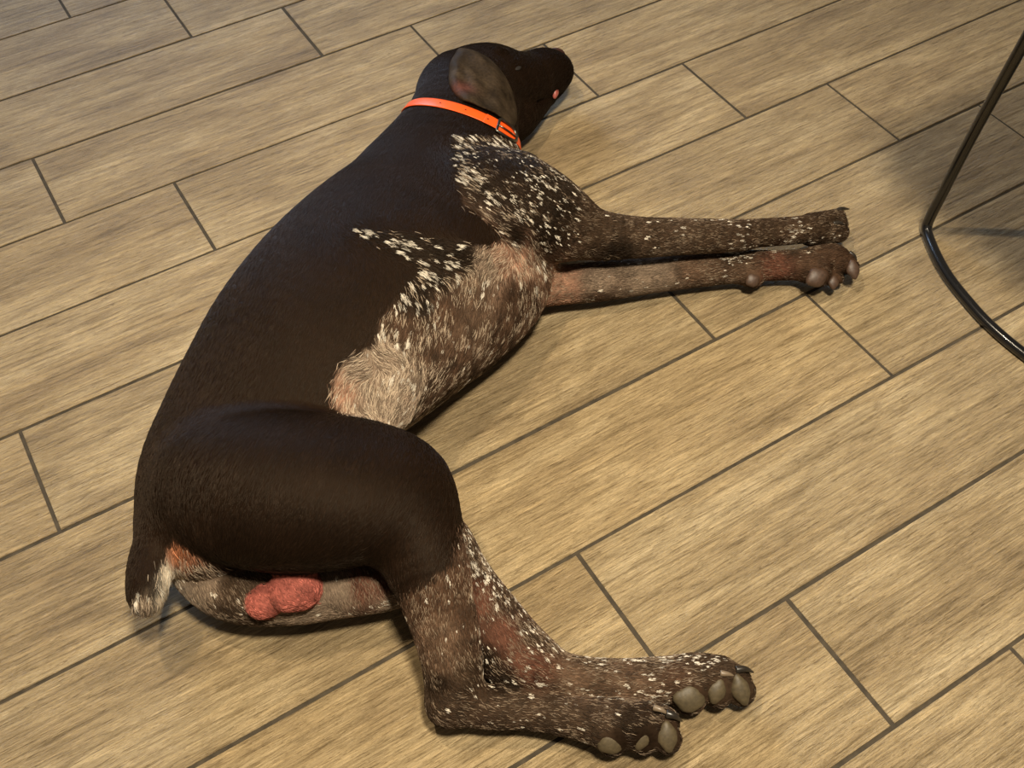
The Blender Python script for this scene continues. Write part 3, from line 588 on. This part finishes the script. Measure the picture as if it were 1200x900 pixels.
claw((0.2921, 0.2305, 0.049), (0.2966, 0.2250, 0.049), (0.3019, 0.2193, 0.042), .0042, m_claw)
claw((0.2847, 0.2402, 0.052), (0.2888, 0.2344, 0.053), (0.2926, 0.2288, 0.05), .0032, m_claw2)
claw((0.3728, 0.2318, 0.043), (0.3808, 0.2279, 0.043), (0.3878, 0.2226, 0.037), .0040, m_claw)
claw((0.3580, 0.2361, 0.045), (0.3635, 0.2317, 0.045), (0.3679, 0.2281, 0.043), .0030, m_claw2)
claw((0.8575, 0.6409, 0.048), (0.8701, 0.6423, 0.048), (0.8859, 0.6426, 0.04), .0042, m_claw)
claw((0.8414, 0.6267, 0.05), (0.8497, 0.6233, 0.05), (0.8556, 0.6191, 0.046), .0030, m_claw)
claw((0.8362, 0.5865, 0.036), (0.8393, 0.5799, 0.034), (0.8412, 0.5753, 0.028), .0032, m_claw)
# nose and lip
blob('nose', (0.7304, 1.0938, 0.06), frame((.6, .55, .4), (0, 0, 1)), (.0115, .0135, .009), m_nose)
blob('nose', (0.7269, 1.0975, 0.062), frame((.4, .7, .6), (1, 0, 0)), (.0090, .0080, .006), m_nose) if False else None
blob('eye', (0.6331, 1.0406, 0.1065), frame((.2, -.3, .9), (1, .2, 0)), (.0065, .003, .0012), mat_plain('closed_eyelid', (.008, .005, .003), .7))
blob('lip', (0.6938, 1.0385, 0.046), frame((.35, -.7, .55), (.5, .6, .4)), (.0115, .0055, .0042), m_lip, label='pink inner lip showing at the corner of the mouth')

# ------------------------------------------------------------------ collar
bvh = BVHTree.FromPolygons([tuple(v) for v in V], [tuple(q) for q in Q.tolist()])
collar = empty('dog_collar', (cc.x, cc.y, 0)); tag(collar, "bright orange strap collar with a dark metal buckle around the dog's neck", 'collar', None)
CI = Matrix.Translation((-cc.x, -cc.y, 0))
def colpart(name, me_, mat):
    o = link(name, me_, collar, [mat]); o.matrix_parent_inverse = CI; return o
TILT = -.50
def surf(th, wd, off):
    d = ux*math.cos(th)+(uz+ua*TILT).normalized()*math.sin(th); o = cc+ua*wd
    h = bvh.ray_cast(o+d*.25, -d)
    p = h[0] if h[0] is not None else o+d*.07
    n = (d+h[1]*.4).normalized() if h[0] is not None else d
    p = p+n*off; p.z = max(p.z, .0006+max(0, off)*.3); return p
NTH = 120; WID = .0099; raw = []
rad_ = np.zeros((NTH, 3))
def band(name, t0, t1, o0, o1, mat, wid=WID, close=False, round_end=False, n=NTH):
    bm = bmesh.new(); rings = []
    for i in range(n if close else n+1):
        th = t0+(t1-t0)*i/n; q = 1.0
        if round_end:
            e = min(1, (n-i)/(n*.14)); q = math.sqrt(max(0.02, 1-(1-e)**2))
        r = []
        for wd, o in ((-wid*q, o0), (-wid*q*1.0, o1*.8+o0*.2), (-wid*q*.85, o1), (0, o1*1.04), (wid*q*.85, o1), (wid*q, o1*.8+o0*.2), (wid*q, o0)):
            r.append(bm.verts.new(surf(th, wd, o)))
        rings.append(r)
    m = len(rings)
    for i in range(m if close else m-1):
        a_, b_ = rings[i], rings[(i+1) % m]
        for j in range(7): bm.faces.new((a_[j], a_[(j+1) % 7], b_[(j+1) % 7], b_[j])).smooth = True
    if not close: bm.faces.new(rings[0]); bm.faces.new(rings[-1][::-1])
    bmesh.ops.recalc_face_normals(bm, faces=bm.faces)
    me_ = bpy.data.meshes.new(name); bm.to_mesh(me_); return colpart(name, me_, mat)
m_or = mat_plain('orange_rubber', (.93, .10, .008), .42, nscale=80, var=.05, bump=.0002)
st_ = band('strap', 0, 2*math.pi, .0004, .0030, m_or, close=True); st_.modifiers.new('smooth', 'SMOOTH').iterations = 3
def theta_of(p): q = Vector(p)-cc; return math.atan2(q.z, q.dot(ux))
tb_ = theta_of((0.5332, 0.9101, 0.1266))+.06; t_end = theta_of((0.5428, 0.9015, 0.1123)); t_in = theta_of((0.5238, 0.9456, 0.1409))
band('strap_tail', t_in, min(t_end, tb_-.22), .0030, .0052, m_or, wid=WID*.97, round_end=True, n=40)
m_metal = mat_plain('dark_nickel', (.16, .15, .13), .33, metal=1., nscale=200, var=.2)
R0 = .078; fr = []
for s, wd in [(-.0115, -.0128), (-.0115, 0), (-.0115, .0128), (-.004, .0134), (.005, .0124), (.012, .0085), (.015, 0), (.012, -.0085), (.005, -.0124), (-.004, -.0134)]:
    fr.append(surf(tb_-s/R0, wd, .0070 if s > -.011 else .0066))
cp = catmull(fr+fr[:1], 4)[:-1]; tube('buckle_frame', cp, .0019, m_metal, colpart, 10, True)
tube('buckle_prong', [surf(tb_-s/R0, 0, o) for s, o in ((-.0118, .0070), (-.005, .0086), (.004, .0082), (.0120, .0070))], .0014, m_metal, colpart, 8)
m_hole_shade = mat_plain('hole_shade', (.10, .012, .002), .8)  # dark discs on the strap; shade inside each hole is put into colour
for px in (tb_+.30, tb_+.62, tb_+1.02):
    bm = bmesh.new(); p = surf(px, 0, .0053 if px < t_in else .0031); d = ((surf(px, 0, .02)-p)).normalized()
    bmesh.ops.create_cone(bm, cap_ends=True, segments=12, radius1=.0013, radius2=.0013, depth=.0006, matrix=Matrix.Translation(p) @ d.to_track_quat('Z', 'Y').to_matrix().to_4x4())
    m = bpy.data.meshes.new('hole_shade_disc'); bm.to_mesh(m); colpart('hole_shade_disc', m, m_hole_shade)

# ------------------------------------------------------------------ chair with a bent black tube frame
chair = empty('chair', (.976, .592, 0)); tag(chair, 'chair with a bent black steel tube sled leg standing on the tiles beside the dog', 'chair')
CHI = Matrix.Translation((-.976, -.592, 0)); m_blk = mat_plain('black_powder_coat', (.006, .006, .0065), .22, nscale=300, var=.1, coat=.4)
def chpart(name, me_, mat):
    o = link(name, me_, chair, [mat]); o.matrix_parent_inverse = CHI; return o
TR = .0068
side = [(.980, .544, .47), (.979, .562, .30), (.9785, .576, .165), (.9785, .584, .06), (.9775, .586, .022), (.9745, .583, TR+.004), (.969, .573, TR), (.952, .541, TR), (.938, .506, TR), (.929, .469, TR), (.922, .425, TR), (.922, .372, TR), (.930, .300, TR), (.945, .215, TR), (.962, .150, TR), (.970, .128, TR+.008), (.976, .122, .04), (.99, .14, .30), (1.00, .16, .47)]
sp = catmull(side, 6); tube('frame_side', sp, TR, m_blk, chpart, 14)
tube('frame_side', [(2.90-q[0]-.50, q[1], q[2]) for q in sp], TR, m_blk, chpart, 14)
for y_, xa in ((.544, .98), (.16, 1.0)): tube('cross_bar', [(xa, y_, .47), (2.4-xa, y_, .47)], TR, m_blk, chpart, 12)
bm = bmesh.new(); rings = []
for z, s in ((.477, .006), (.479, 0), (.500, 0), (.507, .004), (.509, .012)):
    r = []
    for cx, cy, a0 in ((1.375, .52, 0), (.935, .52, 90), (.935, .22, 180), (1.375, .22, 270)):
        for q in range(7):
            an = math.radians(a0+q*15); r.append(bm.verts.new((cx+(.07-s)*math.cos(an), cy+(.07-s)*math.sin(an), z)))
    rings.append(r)
for a_, b_ in zip(rings, rings[1:]):
    for q in range(len(a_)): bm.faces.new((a_[q], a_[(q+1) % len(a_)], b_[(q+1) % len(a_)], b_[q])).smooth = True
bm.faces.new(rings[0][::-1]); bm.faces.new(rings[-1])
m = bpy.data.meshes.new('seat'); bm.to_mesh(m); chpart('seat', m, mat_plain('dark_seat_shell', (.02, .02, .02), .5))
